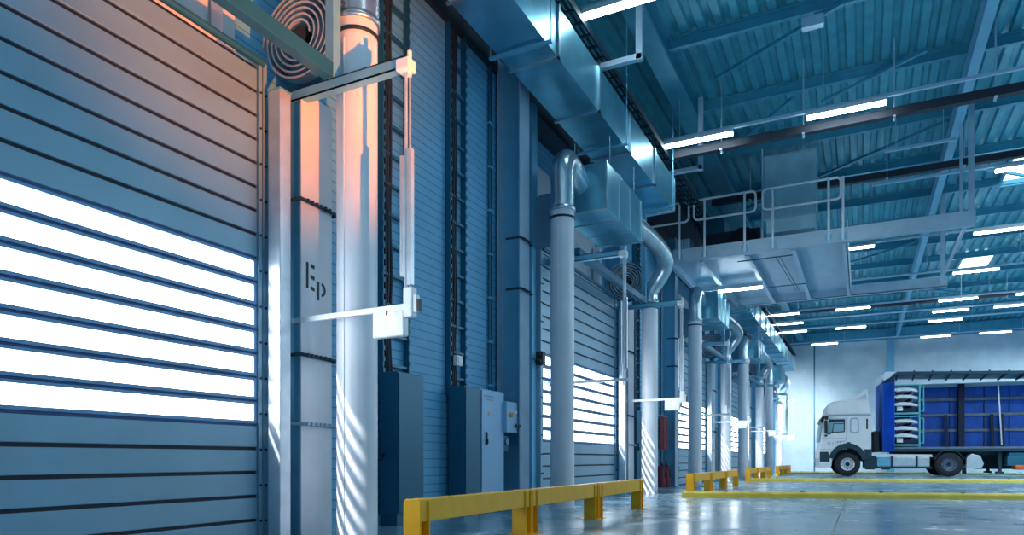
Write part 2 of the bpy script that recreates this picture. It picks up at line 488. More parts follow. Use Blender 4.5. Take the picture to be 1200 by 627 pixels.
# ------------------------------------------------------------------ posts, columns, pipes
def hcolumn(o, y0, w_, label, xf=-4.2, top=6.3, letters=False):
    if y0 < 6: top = 3.80
    d = thing('steel_column', label, 'column', (0, o, 0))
    cm = 'column' if y0 < 6 else 'platform'
    MB().box(xf - 0.022, y0, 0, xf, y0 + w_, top).build('front_flange', cm, d)
    MB().box(xf - 0.36, y0, 0, xf - 0.338, y0 + w_, top).build('rear_flange', cm, d)
    yc = y0 + w_ / 2
    if y0 < 6:
        MB().box(xf - 0.338, y0 + 0.02, 0, xf - 0.022, y0 + 0.04, top).box(xf - 0.338, y0 + w_ - 0.04, 0, xf - 0.022, y0 + w_ - 0.02, top).build('web', 'steel', d)
    else:
        MB().box(xf - 0.338, yc - 0.012, 0, xf - 0.022, yc + 0.012, top).build('web', 'steel', d)
    bp_ = MB().box(xf - 0.40, y0 - 0.03, 0, xf + 0.04, y0 + w_ + 0.03, 0.03)
    bp_.build('base_plate', 'steel', d)
    for z in ((1.0, 1.58, 2.88) if y0 < 6 else (3.05, 3.75)):
        c = MB()
        c.tube([(xf - 0.20, y0 - 0.03, z), (xf + 0.02, y0 - 0.025, z), (xf + 0.025, y0 + w_ + 0.05, z - 0.01), (xf - 0.2, y0 + w_ + 0.06, z - 0.01)], 0.016, 8)
        for q in range(6):
            c.box(xf + 0.03, y0 + 0.03 + q * w_ / 7, z - 0.014, xf + 0.045, y0 + 0.055 + q * w_ / 7, z + 0.012)
        c.build('clamp_band', 'rubberlip' if z < 1.2 else 'darkbeam', d)
    if letters:
        L = MB(); x0 = xf; x1 = xf + 0.004
        L.box(x0, 4.492, 2.152, x1, 4.517, 2.372)
        for zz in (2.345, 2.250, 2.155):
            L.prism([(4.545, zz - 0.004), (4.588, zz - 0.016), (4.592, zz + 0.012), (4.548, zz + 0.024)], 'x', x0, x1)
        L.box(x0, 4.628, 2.075, x1, 4.648, 2.235)
        ring = arc(4.668, 2.172, 0.062, PI * 0.42, -PI * 0.42, 10); ring2 = arc(4.668, 2.172, 0.040, -PI * 0.42, PI * 0.42, 10)
        L.prism(ring + ring2, 'x', x0, x1)
        L.build('stencil_letters', 'black', d)
    return d
for k, o in enumerate(OFF):
    hcolumn(o, 4.435, 0.375, ('white steel column stencilled Ep' if k == 0 else 'pale steel column just past the far jamb, ' + WHERE[k]), letters=(k == 0))
    if k < 4:
        hcolumn(OFF[k+1] - 9.17, 8.62, 0.30, 'blue-grey H-shaped steel column standing between the ' + ORD[k] + ' and ' + ORD[k+1] + ' roller doors')
    p = thing('door_post', 'tall square aluminium door post ' + WHERE[k], 'post', (0, o, 0))
    MB().box(-4.33, 4.195, 0, -4.20, 4.315, 3.70).build('post_tube', 'alu', p, 0.006)
    MB().box(-4.36, 4.17, 0, -4.17, 4.34, 0.012).build('foot_plate', 'steel', p)
    MB().box(-4.335, 4.19, 3.70, -4.195, 4.32, 3.71).build('end_cap', 'steel', p)

def pipe_up(o, label, z_seam, r, loc, path=None, straight_top=None):
    d = thing('vent_pipe', label, 'pipe', loc)
    MB().tube([(0, 0, 0.0), (0, 0, z_seam)], r, 32).build('pipe_shaft', 'pipe', d)
    MB().lathe([(r + 0.001, 0), (r + 0.012, 0.0), (r + 0.012, 0.03), (r + 0.001, 0.03)], (0, 0, z_seam - 0.14), 'z', 32).build('strap', 'darkbeam', d)
    MB().lathe([(r, 0), (r + 0.02, 0.0), (r + 0.02, 0.06), (r, 0.06)], (0, 0, z_seam - 0.03), 'z', 32).build('collar', 'galv', d)
    MB().lathe([(r, 0), (r + 0.03, 0.0), (r + 0.03, 0.012), (r, 0.02)], (0, 0, 0.0), 'z', 32).build('foot_ring', 'pipe', d)
    MB().box(-0.006, -r - 0.006, 0.05, 0.006, -r + 0.01, z_seam - 0.2).build('seam_strip', 'pipe', d)
    if straight_top:
        pts, rs = ribbed([(0, 0, z_seam), (0, 0, straight_top)], r + 0.002, 0.012, 0.05)
        MB().tube(pts, rs, 32).build('ribbed_sleeve', 'galv', d)
    if path:
        pts, rs = ribbed(smooth_path(path, 8), r - 0.01, 0.010, 0.04)
        MB().tube(pts, rs, 24).build('spiral_elbow', 'galv', d)
    return d
R_ = 0.172
for k, o in enumerate(OFF):
    y = 4.73 + o
    lab = 'white floor-to-roof pipe %s, at its far jamb' % WHERE[k]
    if k == 0:
        pipe_up(o, 'tall white pipe lit orange at the top, beside the Ep column', 4.41, R_, (-3.85, y, 0), None, 5.66)
    else:
        pipe_up(o, lab, 3.88, R_ - 0.01, (-3.85, y, 0),
                [(0, 0, 3.88), (0.02, 0, 4.1), (0.22, -0.05, 4.36), (0.40, -0.30, 4.60), (0.36, -0.9, 4.78), (0.26, -2.0, 4.85)])
    if k < 4:
        y2 = OFF[k+1] + 0.12
        pipe_up(o, 'white pipe with silver elbow at the near jamb of the %s roller door' % ORD[k+1], 4.28, R_, (-3.85, y2, 0),
                [(0, 0, 4.28), (0, 0, 4.6), (0, 0, 4.86), (0, 0.12, 5.02), (0.0, 0.30, 5.02), (0.02, 0.72, 4.86)])
        pb = thing('plenum_box', 'galvanised duct box hung over the %s roller door' % ORD[k+1], 'duct box', (0, y2 + 0.62, 0))
        MB().box(-4.15, 0, 4.45, -3.40, 1.85, 5.15).build('box_shell', 'duct', pb, 0.006)
        for yy in (0.0, 0.6, 1.2, 1.82):
            MB().box(-3.40, yy, 4.44, -3.385, yy + 0.03, 5.16).box(-4.15, yy, 4.435, -3.385, yy + 0.03, 4.45).build('flange', 'galv', pb)
        for yy in (0.25, 1.5):
            for xx in (-3.43, -4.0):
                MB().tube([(xx, yy, 5.15), (xx, yy, 5.62)], 0.008, 8).build('hanger_rod', 'galv', pb)

# ------------------------------------------------------------------ big duct along the wall
for k, (ya, yb) in enumerate(((-4.0, 14.0), (22.9, 42.4))):
    d = thing('air_duct', ['galvanised rectangular air duct running high along the wall above the cabinets', 'galvanised rectangular air duct high along the wall beyond the steel platform'][k], 'duct', (0, 0, 0))
    du = MB()
    a = ya
    while a < yb - 0.1:
        c = a + 1.5
        du.box(-4.03, a + 0.004, 5.70, -3.38, c - 0.004, 6.35)
        MB().box(-4.06, c - 0.02, 5.67, -3.35, c + 0.02, 5.70).box(-3.38, c - 0.02, 5.67, -3.35, c + 0.02, 6.38).box(-4.06, c - 0.02, 6.35, -3.35, c + 0.02, 6.38).build('flange', 'galv', d)
        a = c
    du.build('duct_shell', 'duct', d)
    for yy in ((4.6, 7.6, 10.6, 13.6), (24.6, 28.6, 34.6))[k]:
        hg = MB().bar((-4.12, yy, 5.655), (-3.28, yy, 5.655), 0.05, 0.03)
        hg.tube([(-3.30, yy, 5.65), (-3.30, yy, 7.9)], 0.009, 8).tube([(-4.11, yy, 5.65), (-4.11, yy, 7.9)], 0.009, 8)
        hg.build('trapeze_hanger', 'steel', d)
# cable tray (ladder) above the duct
d = thing('cable_tray', 'black cable ladder with cables running above the air duct', 'cable tray', (0, 0, 0))
t = MB()
t.box(-3.78, -4, 6.62, -3.755, 43, 6.72).box(-3.40, -4, 6.62, -3.375, 43, 6.72)
yy = -4
while yy < 43:
    t.box(-3.76, yy, 6.63, -3.39, yy + 0.03, 6.66); yy += 0.3
t.build('ladder_frame', 'darkbeam', d)
cb = MB()
for i in range(5):
    xx = -3.70 + i * 0.07
    cb.tube([(xx + 0.012 * math.sin(j * 1.7 + i), -4 + j * 1.5, 6.69 + 0.01 * math.cos(j + i)) for j in range(32)], 0.022, 6)
cb.build('cables', 'cable', d)
# eaves beam along the hall
d = thing('eaves_beam', 'blue steel beam along the eaves beside the cable ladder', 'beam', (0, 0, 0))
MB().box(-3.30, -4, 7.55, -2.95, FAR - 0.4, 7.62).box(-3.30, -4, 7.93, -2.95, FAR - 0.4, 7.99).box(-3.15, -4, 7.6, -3.10, FAR - 0.4, 7.95).build('beam_section', 'beam', d)
# bracket hung from the roof holding tray
for k, yy in enumerate((9.9, 14.2, 22.0, 28.0)):
    d = thing('tray_bracket', 'blue L-shaped hanger carrying the cable ladder, %s along the hall' % ORD[k], 'bracket', (0, yy, 0))
    MB().bar((-2.89, 0, 6.5), (-2.89, 0, 7.95), 0.09, 0.09, (0,1,0)).build('drop_post', 'rail', d)
    MB().bar((-3.85, 0, 6.55), (-2.85, 0, 6.55), 0.09, 0.08).build('cross_arm', 'rail', d)

# ------------------------------------------------------------------ wall equipment between the first two doors
def ladder(y0, y1, z0, label, cat='cable ladder'):
    d = thing('wall_cable_ladder', label, cat, (WX, y0, 0))
    W_ = y1 - y0
    for yy in (0.0, W_ - 0.05):
        s_ = MB().box(0.0, yy, z0, 0.075, yy + 0.012, 6.1).box(0.0, yy + 0.012, z0, 0.012, yy + 0.05, 6.1)
        for j in range(int((6.1 - z0) / 0.12)):
            s_.box(0.073, yy - 0.004, z0 + j * 0.12, 0.083, yy + 0.03, z0 + j * 0.12 + 0.05)
        s_.build('stile', 'cabdark', d)
    z = z0 + 0.2
    while z < 6.05:
        MB().box(0.02, 0.01, z, 0.06, W_ - 0.01, z + 0.03).build('rung', 'cabdark', d); z += 0.325
    c = MB()
    for i in range(3):
        yy = 0.07 + i * 0.045
        c.tube([(0.055 + 0.008 * math.sin(j + i), yy + 0.008 * math.cos(1.3 * j), z0 + j * (6.1 - z0) / 20) for j in range(21)], 0.016, 8)
    c.build('cables', 'cable', d)
    return d
ladder(5.98, 6.50, 1.5, 'dark vertical cable ladder above the single grey cabinet')
d2 = ladder(7.33, 7.75, 1.5, 'dark vertical cable ladder above the twin cabinets')
jb = thing('junction_box', 'small white junction box on the cable ladder above the twin cabinets', 'box', (WX + 0.085, 7.38, 1.86))
MB().box(0, 0, 0, 0.06, 0.13, 0.13).build('box_body', 'white', jb, 0.008)
MB().box(0.06, 0.02, 0.02, 0.068, 0.11, 0.11).build('lid', 'white', jb, 0.004)
# conduit pair left of the H column
cd = thing('wall_conduit', 'thin grey conduit running up the wall beside the H-shaped column', 'conduit', (WX, 8.42, 0))
MB().tube([(0.03, 0, 0.3), (0.03, 0, 6.1)], 0.018, 8).tube([(0.03, 0.06, 1.4), (0.03, 0.06, 6.1)], 0.014, 8).build('conduit_tubes', 'cabdark', cd)
for j in range(9): MB().box(0, -0.03, 0.5 + 0.6 * j, 0.055, 0.09, 0.53 + 0.6 * j).build('clip', 'steel', cd)

def cabinet(label, y0, y1, z1, x1, m, handle=True, vents=False):
    d = thing('electrical_cabinet', label, 'cabinet', (WX + 0.05, y0, 0))
    X = x1 - (WX + 0.05); L = y1 - y0
    MB().box(0, 0, 0.12, X - 0.02, L, z1).build('cabinet_body', m, d, 0.006)
    MB().box(0.01, 0.01, 0, X - 0.03, L - 0.01, 0.12).build('plinth', 'cabdark', d)
    dr = MB().box(X - 0.02, 0.008, 0.14, X, L - 0.008, z1 - 0.015).build('cabinet_door', m, d, 0.005)
    if handle:
        MB().box(X, L * 0.16, 0.88, X + 0.02, L * 0.16 + 0.03, 1.05).box(X, L * 0.16 + 0.003, 0.9, X + 0.035, L * 0.16 + 0.02, 0.96).build('handle', 'black', dr, 0.004)
    return d
cabinet('tall dark grey cabinet standing alone under the cable ladder', 5.95, 6.42, 1.62, -4.30, 'cabdark', False)
cabinet('tall dark grey cabinet touching the pale control cabinet', 7.32, 7.70, 1.60, -4.30, 'cabdark', False)
cc = cabinet('pale control cabinet with black handle behind the yellow barrier', 7.72, 8.34, 1.60, -4.30, 'cablight')
wl = MB()
for q in range(8): wl.box(0.25, 0.06 + q * 0.035, 1.50, 0.2525, 0.085 + q * 0.035, 1.52)
for q in range(6): wl.box(0.25, 0.10 + q * 0.035, 1.46, 0.2525, 0.125 + q * 0.035, 1.475)
wl.build('lettering', 'decal', cc)
MB().prism([(0.16, 1.27), (0.21, 1.27), (0.185, 1.32)], 'x', 0.25, 0.253).build('warning_sticker', 'yellow', cc)
cp = thing('control_panel', 'pale control box with knobs mounted beside the pale control cabinet', 'control box', (-4.36, 8.30, 1.06))
MB().box(-0.19, 0, 0, 0.12, 0.34, 0.42).build('panel_box', 'cablight', cp, 0.01)
MB().tube([(0.12, 0.10, 0.24), (0.15, 0.10, 0.24)], 0.03, 14).box(0.15, 0.09, 0.21, 0.165, 0.11, 0.27).build('rotary_switch', 'yellow', cp)
MB().tube([(0.12, 0.26, 0.28), (0.135, 0.26, 0.28)], 0.024, 14).build('push_button', 'white', cp)
MB().tube([(0.12, 0.27, 0.10), (0.15, 0.27, 0.10)], 0.022, 14).box(0.15, 0.2, 0.09, 0.17, 0.34, 0.115).build('key_switch', 'black', cp)
sk = thing('socket_block', 'dark socket block on the conduit under the pale control box', 'socket', (-4.36, 8.32, 0.80))
MB().box(-0.19, 0, 0, 0.06, 0.15, 0.22).build('socket_body', 'cabdark', sk, 0.01)
MB().tube([(0.06, 0.075, 0.14), (0.085, 0.075, 0.14)], 0.045, 16).build('socket_cap', 'frame', sk)
MB().tube([(-0.04, 0.04, 0), (-0.04, 0.04, -0.8)], 0.015, 8).tube([(-0.04, 0.11, 0), (-0.04, 0.11, -0.8)], 0.015, 8).build('supply_conduit', 'steel', sk)
sb = thing('switch_box', 'small grey switch box with black cable beside the lone dark cabinet', 'box', (WX, 5.62, 0.82))
MB().box(0, 0, 0, 0.10, 0.14, 0.30).build('switch_body', 'cablight', sb, 0.008)
MB().tube(smooth_path([(0.06, 0.07, 0.0), (0.08, 0.12, -0.10), (0.10, 0.25, -0.12), (0.10, 0.33, -0.06)]), 0.016, 8).build('cable', 'cable', sb)

# sensors at the second, third doors
for k, o in ((1, OFF[1]), (2, OFF[2])):
    sn = thing('door_sensor', 'black sensor lamp on the near jamb of the %s roller door' % ORD[k], 'sensor', (-4.32, 0.40 + o, 2.2))
    MB().box(-0.06, -0.05, -0.09, 0.06, 0.07, 0.12).build('housing', 'black', sn, 0.015)
    MB().tube([(0.0, -0.05, -0.02), (0.0, -0.10, -0.05)], 0.045, 14).tube([(0.0, -0.05, 0.08), (0.0, -0.09, 0.06)], 0.035, 14).build('lens', 'black', sn)
    MB().box(-0.28, -0.01, 0.0, -0.05, 0.03, 0.04).build('bracket', 'steel', sn)

# doors equipment behind pipe of the second bay: fire point, hose sleeve, cabinet
fx = thing('fire_extinguisher', 'red fire extinguisher on the floor behind the pipe', 'fire extinguisher', (-4.40, 16.95, 0))
MB().lathe([(0.001, 0.0), (0.095, 0.0), (0.10, 0.03), (0.10, 0.44), (0.07, 0.52), (0.03, 0.55), (0.03, 0.58), (0.001, 0.58)], (0, 0, 0.02), 'z', 20).build('cylinder_body', 'red', fx)
MB().box(-0.015, -0.02, 0.58, 0.015, 0.10, 0.60).box(-0.015, -0.02, 0.62, 0.015, 0.12, 0.64).tube([(0, 0, 0.56), (0, 0, 0.63)], 0.02, 10).build('valve', 'black', fx)
MB().tube(smooth_path([(0, -0.03, 0.6), (0.09, -0.08, 0.5), (0.11, -0.03, 0.25)]), 0.012, 8).build('hose', 'black', fx)
fx2 = thing('fire_extinguisher', 'second red fire extinguisher, under the red hanging cover', 'fire extinguisher', (-4.40, 17.42, 0))
for ch in list(fx.children):
    c2 = ch.copy(); C.objects.link(c2); c2.parent = fx2
rc = thing('extinguisher_cover', 'dark red fabric cover hanging on the wall above the extinguishers', 'cover', (-4.45, 16.8, 0.95))
cvr = MB()
nn = 12
vs = []; fs = []
for i in range(nn + 1):
    for j in (0, 1, 2, 3):
        vs.append((0.05 * math.sin(i * 1.4) + 0.06, i * 0.055, (0, 0.25, 0.55, 0.8)[j]))
for i in range(nn + 1):
    for j in (0, 1, 2, 3):
        vs.append((0.05 * math.sin(i * 1.4) + 0.03, i * 0.055, (0, 0.25, 0.55, 0.8)[j]))
q = (nn + 1) * 4
for i in range(nn):
    for j in range(3):
        a = i * 4 + j
        fs.append((a, a + 4, a + 5, a + 1)); fs.append((q + a, q + a + 1, q + a + 5, q + a + 4))
cvr.add(vs, fs).build('fabric', 'red', rc)
MB().tube([(0.06, -0.05, 0.82), (0.06, 0.75, 0.82)], 0.012, 8).box(-0.15, 0.3, 0.8, 0.06, 0.34, 0.84).build('hanging_rail', 'steel', rc)
for k in (1, 2, 3):
    o = OFF[k]
    cabinet('slim dark cabinet behind the pipe past the %s roller door' % ORD[k], o + 5.3, o + 5.75, 1.75, -4.28, 'cabdark', k == 1)
    ladder(o + 6.0, o + 6.4, 0.4, 'vertical cable ladder on the wall past the %s roller door' % ORD[k])

# ------------------------------------------------------------------ yellow barriers
def barrier(y0, L, x, label, group):
    d = thing('guard_barrier', label, 'barrier', (x, y0, 0), group)
    MB().box(-0.045, 0.02, 0.255, 0.0, L - 0.02, 0.42).box(-0.085, 0.02, 0.405, -0.045, L - 0.02, 0.42).box(-0.085, 0.02, 0.255, -0.045, L - 0.02, 0.27).build('rail', 'yellow', d, 0.006)
    for yy in (0.0, L - 0.13):
        p = MB()
        p.prism([(-0.13, 0.0), (-0.03 + 0.045, 0.0), (0.015, 0.395), (-0.005, 0.42), (-0.11, 0.42), (-0.13, 0.395)], 'y', yy, yy + 0.018)
        p.prism([(-0.13, 0.0), (0.015, 0.0), (0.015, 0.395), (-0.005, 0.42), (-0.11, 0.42), (-0.13, 0.395)], 'y', yy + 0.112, yy + 0.13)
        p.box(-0.064, yy + 0.018, 0, -0.05, yy + 0.112, 0.41)
        p.build('post', 'yellow', d, 0.005)
        MB().box(-0.17, yy - 0.004, 0, 0.055, yy + 0.134, 0.008).build('foot_plate', 'yellow', d)
X_B = [-2.78, -2.95, -3.10, -3.15]
Y_B = [4.08, 13.75, 22.55, 31.4]
for g in range(4):
    for u in range(3):
        lab = '%s yellow steel barrier of the %s row beside the pipes' % (['near end', 'middle', 'far end'][u], ['front', 'second', 'third', 'last'][g])
        if g == 0:
            lab = ['long yellow barrier in front of the grey cabinets', 'yellow barrier in front of the white pipe with silver elbow', 'yellow barrier at the far end of the front row, before the glowing second door'][u]
        barrier(Y_B[g] + u * 1.87, 1.85, X_B[g], lab, 'yellow barriers along the wall')

# ------------------------------------------------------------------ yellow floor kerbs across the hall
for k, (x, y, L) in enumerate(((-2.98, 13.02, 20), (-3.15, 23.3, 22), (-3.3, 35.3, 17))):
    d = thing('floor_kerb', ['yellow floor kerb across the hall in front of the truck, closest to the camera', 'yellow floor kerb just in front of the truck wheels', 'yellow floor kerb behind the truck'][k], 'kerb', (x, y, 0), None, math.radians(18))
    MB().prism([(0, 0), (0.22, 0), (0.22, 0.07), (0.19, 0.10), (0.03, 0.10), (0, 0.07)], 'x', 0, L).build('kerb_rail', 'kerb', d)
    bo = MB()
    xx = 0.8
    while xx < L:
        bo.tube([(xx, 0.11, 0.10), (xx, 0.11, 0.118)], 0.035, 10); xx += 1.35
    bo.build('fixing_bolts', 'black', d)

# ------------------------------------------------------------------ lights in rows
rows = [(8.9, [-3.37], (-3.4, 2.2)), (13.3, [-3.37, -0.87], (-3.4, 6)), (17.5, [2.48], (0.2, 7)), (22.1, [-0.93, 2.66], (-3.4, 8)), (26.5, [2.62], (-3.4, 9)),
        (30.9, [-3.55, -0.95, 2.60, 5.02], (-3.6, 12)), (33.1, [-3.55, 2.58, 4.66], (-3.6, 12)), (35.3, [-3.55, -1.08, 2.59], (-3.6, 12)), (39.7, [-2.36, 2.59, 5.02], (-3.6, 12))]
ZL = 6.7
for k, (Y, xs, (ra, rb)) in enumerate(rows):
    rl = thing('light_rail', 'thin pale rail across the roof carrying the %s row of tube lights' % (ORD + ['ninth'])[k], 'rail', (0, Y, ZL + 0.09))
    MB().box(ra, -0.03, 0, rb, 0.03, 0.05).build('rail_channel', 'rail', rl)
    dr = MB()
    xx = ra + 0.3
    while xx < rb:
        dr.tube([(xx, 0, 0.05), (xx, 0, ZR - ZL - 0.1)], 0.006, 6); xx += 2.5
    dr.build('drop_wires', 'rail', rl)
    for j, x in enumerate(xs):
        lab = 'glowing tube light, %s from the wall on the %s roof rail' % (ORD[j], (ORD + ['ninth'])[k])
        f = thing('tube_light', lab, 'light', (x, Y, ZL), 'fluorescent tube lights under the roof')
        MB().box(0, -0.06, 0.02, 1.25, 0.06, 0.088).build('light_housing', 'fixture', f)
        MB().prism([(-0.055, 0.02), (-0.04, -0.025), (0.04, -0.025), (0.055, 0.02)], 'x', 0.01, 1.24).build('diffuser', 'tube', f)
# rails without lights
rl = thing('light_rail', 'empty pale rail behind the first black pipe run', 'rail', (0, 15.7, ZL + 0.09))
MB().box(0.4, -0.03, 0, 1.6, 0.03, 0.05).build('rail_channel', 'rail', rl)
MB().tube([(0.6, 0, 0.05), (0.6, 0, 1.2)], 0.006, 6).tube([(1.4, 0, 0.05), (1.4, 0, 1.2)], 0.006, 6).build('drop_wires', 'rail', rl)

# black runs across the roof
for k, (Y, z, xa, xb) in enumerate(((13.72, 6.66, -3.3, 8), (17.6, 7.0, -3.3, 9), (31.6, 6.85, -3.3, 12))):
    d = thing('busbar_trunking', '%s black trunking run across the hall under the roof' % ['first', 'second', 'third'][k], 'trunking', (0, Y, z))
    MB().box(xa, -0.07, -0.05, xb, 0.07, 0.07).box(xa, -0.09, 0.07, xb, 0.09, 0.085).build('trunking_body', 'cable', d)
    xx = xa + 0.9
    while xx < xb:
        c = MB().tube([(xx, 0, -0.12), (xx, 0, ZR - z - 0.02)], 0.012, 8).box(xx - 0.02, -0.09, -0.07, xx + 0.02, 0.09, -0.05)
        c.build('hanger', 'rail', d); xx += 1.45
# rooflights
for k, (x, y) in enumerate(((3.25, 29.3), (3.25, 20.1))):
    d = thing('rooflight', ['bright square rooflight in the roof over the truck', 'bright rooflight in the roof above the end of the steel platform'][k], 'rooflight', (x, y, ZR - 0.1))
    MB().box(0, 0, 0.0, 0.9, 2.1, 0.03).build('glazing', 'skyl', d)
    MB().box(-0.08, -0.08, -0.02, 0, 2.18, 0.1).box(0.9, -0.08, -0.02, 0.98, 2.18, 0.1).box(0, -0.08, -0.02, 0.9, 0, 0.1).box(0, 2.1, -0.02, 0.9, 2.18, 0.1).build('kerb_frame', 'beam', d)

# ------------------------------------------------------------------ roof steel
yy = 12.04; k = 0
names = ['roof_purlin']
while yy < 43:
    d = thing('roof_purlin', 'blue roof purlin under the corrugated deck, %s one counted from the camera' % (ORD + ['ninth', 'tenth', 'eleventh', 'twelfth', 'thirteenth', 'fourteenth'])[k], 'purlin', (0, yy, 0), 'roof purlins')
    MB().box(-3.0, -0.045, 7.95, 16, 0.045, 7.99).box(-3.0, -0.012, 7.81, 16, 0.012, 7.95).box(-3.0, -0.045, 7.785, 16, 0.045, 7.81).build('purlin_section', 'beam', d)
    yy += 2.44; k += 1
for k, X in enumerate((1.72, 11.0)):
    d = thing('main_girder', ['pale blue girder running the length of the roof above the steel platform end', 'girder running the length of the roof beyond the rooflights'][k], 'girder', (X, 0, 0))
    MB().box(-0.08, -4, 7.40, 0.08, FAR - 0.4, 7.425).box(-0.08, -4, 7.73, 0.08, FAR - 0.4, 7.76).box(-0.015, -4, 7.425, 0.015, FAR - 0.4, 7.73).build('girder_section', 'steel', d)
for k, (a, c) in enumerate((((-2.4, 13.2), (-0.25, 11.9)), ((-0.7, 15.0), (1.0, 13.9)), ((-3.0, 20.5), (1.6, 17.0)), ((-3.0, 30), (1.6, 26)), ((1.9, 19.5), (6.0, 23.5)), ((1.9, 33), (6.0, 37)), ((-3.0, 16.8), (-1.2, 14.6)))):
    d = thing('roof_brace', 'thin diagonal roof brace, %s from the camera, under the purlins' % ORD[k], 'brace', (0, 0, 0), 'diagonal roof braces')
    MB().bar((a[0], a[1], 7.74), (c[0], c[1], 7.74), 0.06, 0.06).build('brace_angle', 'beam', d)
hb = thing('junction_housing', 'small pale housing box fixed to a roof purlin', 'box', (-0.85, 12.0, 7.5))
MB().box(0, -0.12, 0, 0.32, 0.02, 0.17).build('housing_box', 'rail', hb, 0.01)
MB().box(0.14, -0.08, 0.17, 0.18, 0.0, 0.22).build('mounting_tab', 'rail', hb)

# ------------------------------------------------------------------ steel platform
pf = thing('steel_platform', 'suspended steel platform with underside joists above the hall', 'platform', (0, 0, 0))
Z0 = 5.35
def ibeam(xa, xb, y, z0, z1):
    return MB().box(xa, y - 0.06, z0, xb, y + 0.06, z0 + 0.02).box(xa, y - 0.06, z1 - 0.02, xb, y + 0.06, z1).box(xa, y - 0.012, z0 + 0.02, xb, y + 0.012, z1 - 0.02)
MB().box(-4.0, 16.47, Z0, 2.02, 16.49, Z0 + 0.30).box(-4.0, 16.49, Z0, 2.02, 16.6, Z0 + 0.02).box(-4.0, 16.49, Z0 + 0.28, 2.02, 16.6, Z0 + 0.30).build('front_beam', 'platform', pf)
MB().box(-4.2, 21.9, Z0 - 0.02, 2.05, 21.92, Z0 + 0.26).box(-4.2, 21.9, Z0 - 0.02, 2.05, 22.05, Z0).build('rear_beam', 'platform', pf)
for X in (-4.1, -3.36, -2.34, -1.36, -0.33):
    MB().box(X - 0.05, 16.6, Z0 - 0.02, X + 0.05, 21.9, Z0).box(X - 0.01, 16.6, Z0, X + 0.01, 21.9, Z0 + 0.2).build('joist', 'platform', pf)
MB().box(-4.1, 16.6, Z0 + 0.2, -0.28, 21.9, Z0 + 0.24).build('deck_plate', 'platform', pf)
MB().box(-0.30, 16.6, Z0 - 0.02, -0.27, 21.9, Z0 + 0.5).build('edge_plate', 'platform', pf)
for x, y in ((1.78, 16.55), (1.95, 16.55), (1.95, 21.98), (-4.05, 21.98)):
    MB().bar((x, y, Z0 + 0.2), (x, y, 7.95), 0.05 if x < 1.9 and x > 0 else 0.10, 0.06, (0,1,0)).build('hanger_post', 'platform', pf)
MB().bar((1.9, 16.6, Z0 + 0.15), (1.9, 21.9, Z0 + 0.15), 0.05, 0.08).build('side_tie', 'platform', pf)
# railing panels
for k, (xa, xb, posts) in enumerate(((-4.75, -3.62, (-3.84,)), (-3.50, -2.13, (-3.26, -2.37)), (-1.98, -0.40, (-1.77, -0.64)))):
    g = thing('guard_rail', ['short white tube railing on the platform, next to the duct', 'white tube railing loop in the middle of the platform edge', 'white tube railing loop in front of the silver housing'][k], 'railing', (0, 16.44, Z0), 'railings on the steel platform')
    r = 0.10; z0, z1 = 0.92, 1.38
    pts = []
    for cx_, cz_, a0 in ((xb - r, z1 - r, PI/2), (xb - r, z0 + r, 0), (xa + r, z0 + r, -PI/2), (xa + r, z1 - r, PI)):
        pts += [(x_, 0, z_) for x_, z_ in arc(cx_, cz_, r, a0, a0 - PI/2, 6)]
    pts.append(pts[0])
    MB().tube(pts, 0.026, 10, False).build('rail_loop', 'white', g)
    for x in posts:
        MB().tube([(x, 0, 0.04), (x, 0, z1)], 0.026, 10).build('railing_post', 'white', g)
        MB().box(x - 0.07, 0.0, 0.05, x + 0.07, 0.03, 0.19).build('post_clamp', 'steel', g)
ep = thing('guard_rail', 'single upright railing post past the silver housing', 'railing', (-0.36, 16.44, Z0), 'railings on the steel platform')
MB().tube([(0, 0, 0.04), (0, 0, 1.38)], 0.026, 10).build('railing_post', 'white', ep)
MB().box(-0.07, 0, 0.05, 0.07, 0.03, 0.19).build('post_clamp', 'steel', ep)
# equipment on platform
hz = thing('air_unit', 'silver sheet metal housing standing on the platform behind the railing', 'air unit', (-1.98, 16.75, Z0 + 0.24))
MB().box(0, 0, 0.55, 1.08, 0.68, 1.98).build('housing', 'silver', hz, 0.01)
MB().prism([(0.0, 0.55), (0.05, 0.25), (0.25, 0.0), (0.66, 0.0), (0.66, 0.55)], 'x', 0.04, 1.06).build('curved_base', 'silver', hz)
MB().box(-0.02, -0.015, 0.53, 1.10, 0.0, 0.57).box(-0.02, -0.015, 1.95, 1.10, 0.0, 1.99).box(-0.02, -0.015, 0.57, 0.01, 0.0, 1.95).build('flange', 'galv', hz)
MB().tube([(-0.04, -0.05, 0.0), (-0.04, -0.05, 2.15)], 0.018, 8).build('conduit', 'rail', hz)
fb = thing('fan_unit', 'dark boxed fan unit on the platform behind the middle railing', 'fan unit', (-3.5, 17.4, Z0 + 0.24))
MB().box(0, 0, 0.0, 1.35, 1.4, 0.62).build('fan_case', 'darkbeam', fb, 0.02)
MB().lathe([(0.001, -0.02), (0.30, -0.02), (0.34, 0.0)], (0.95, -0.005, 0.33), 'y', 24).build('fan_inlet', 'hinge', fb)
MB().box(-0.1, 0.2, 0.62, 0.5, 1.2, 1.05).build('filter_box', 'cabdark', fb, 0.02)
gv = thing('louvre_box', 'small ribbed vent box at the wall end of the platform', 'vent box', (-4.0, 16.7, Z0 + 0.24))
MB().box(0, 0, 0, 0.35, 0.5, 0.36).build('vent_body', 'steel', gv)
lv = MB()
for q in range(7): lv.box(0.02 + q * 0.047, -0.02, 0.02, 0.04 + q * 0.047, 0, 0.34)
lv.build('louvres', 'rail', gv)
pl = thing('tube_light', 'glowing tube light fixed under the steel platform', 'light', (-3.87, 19.2, 5.2))
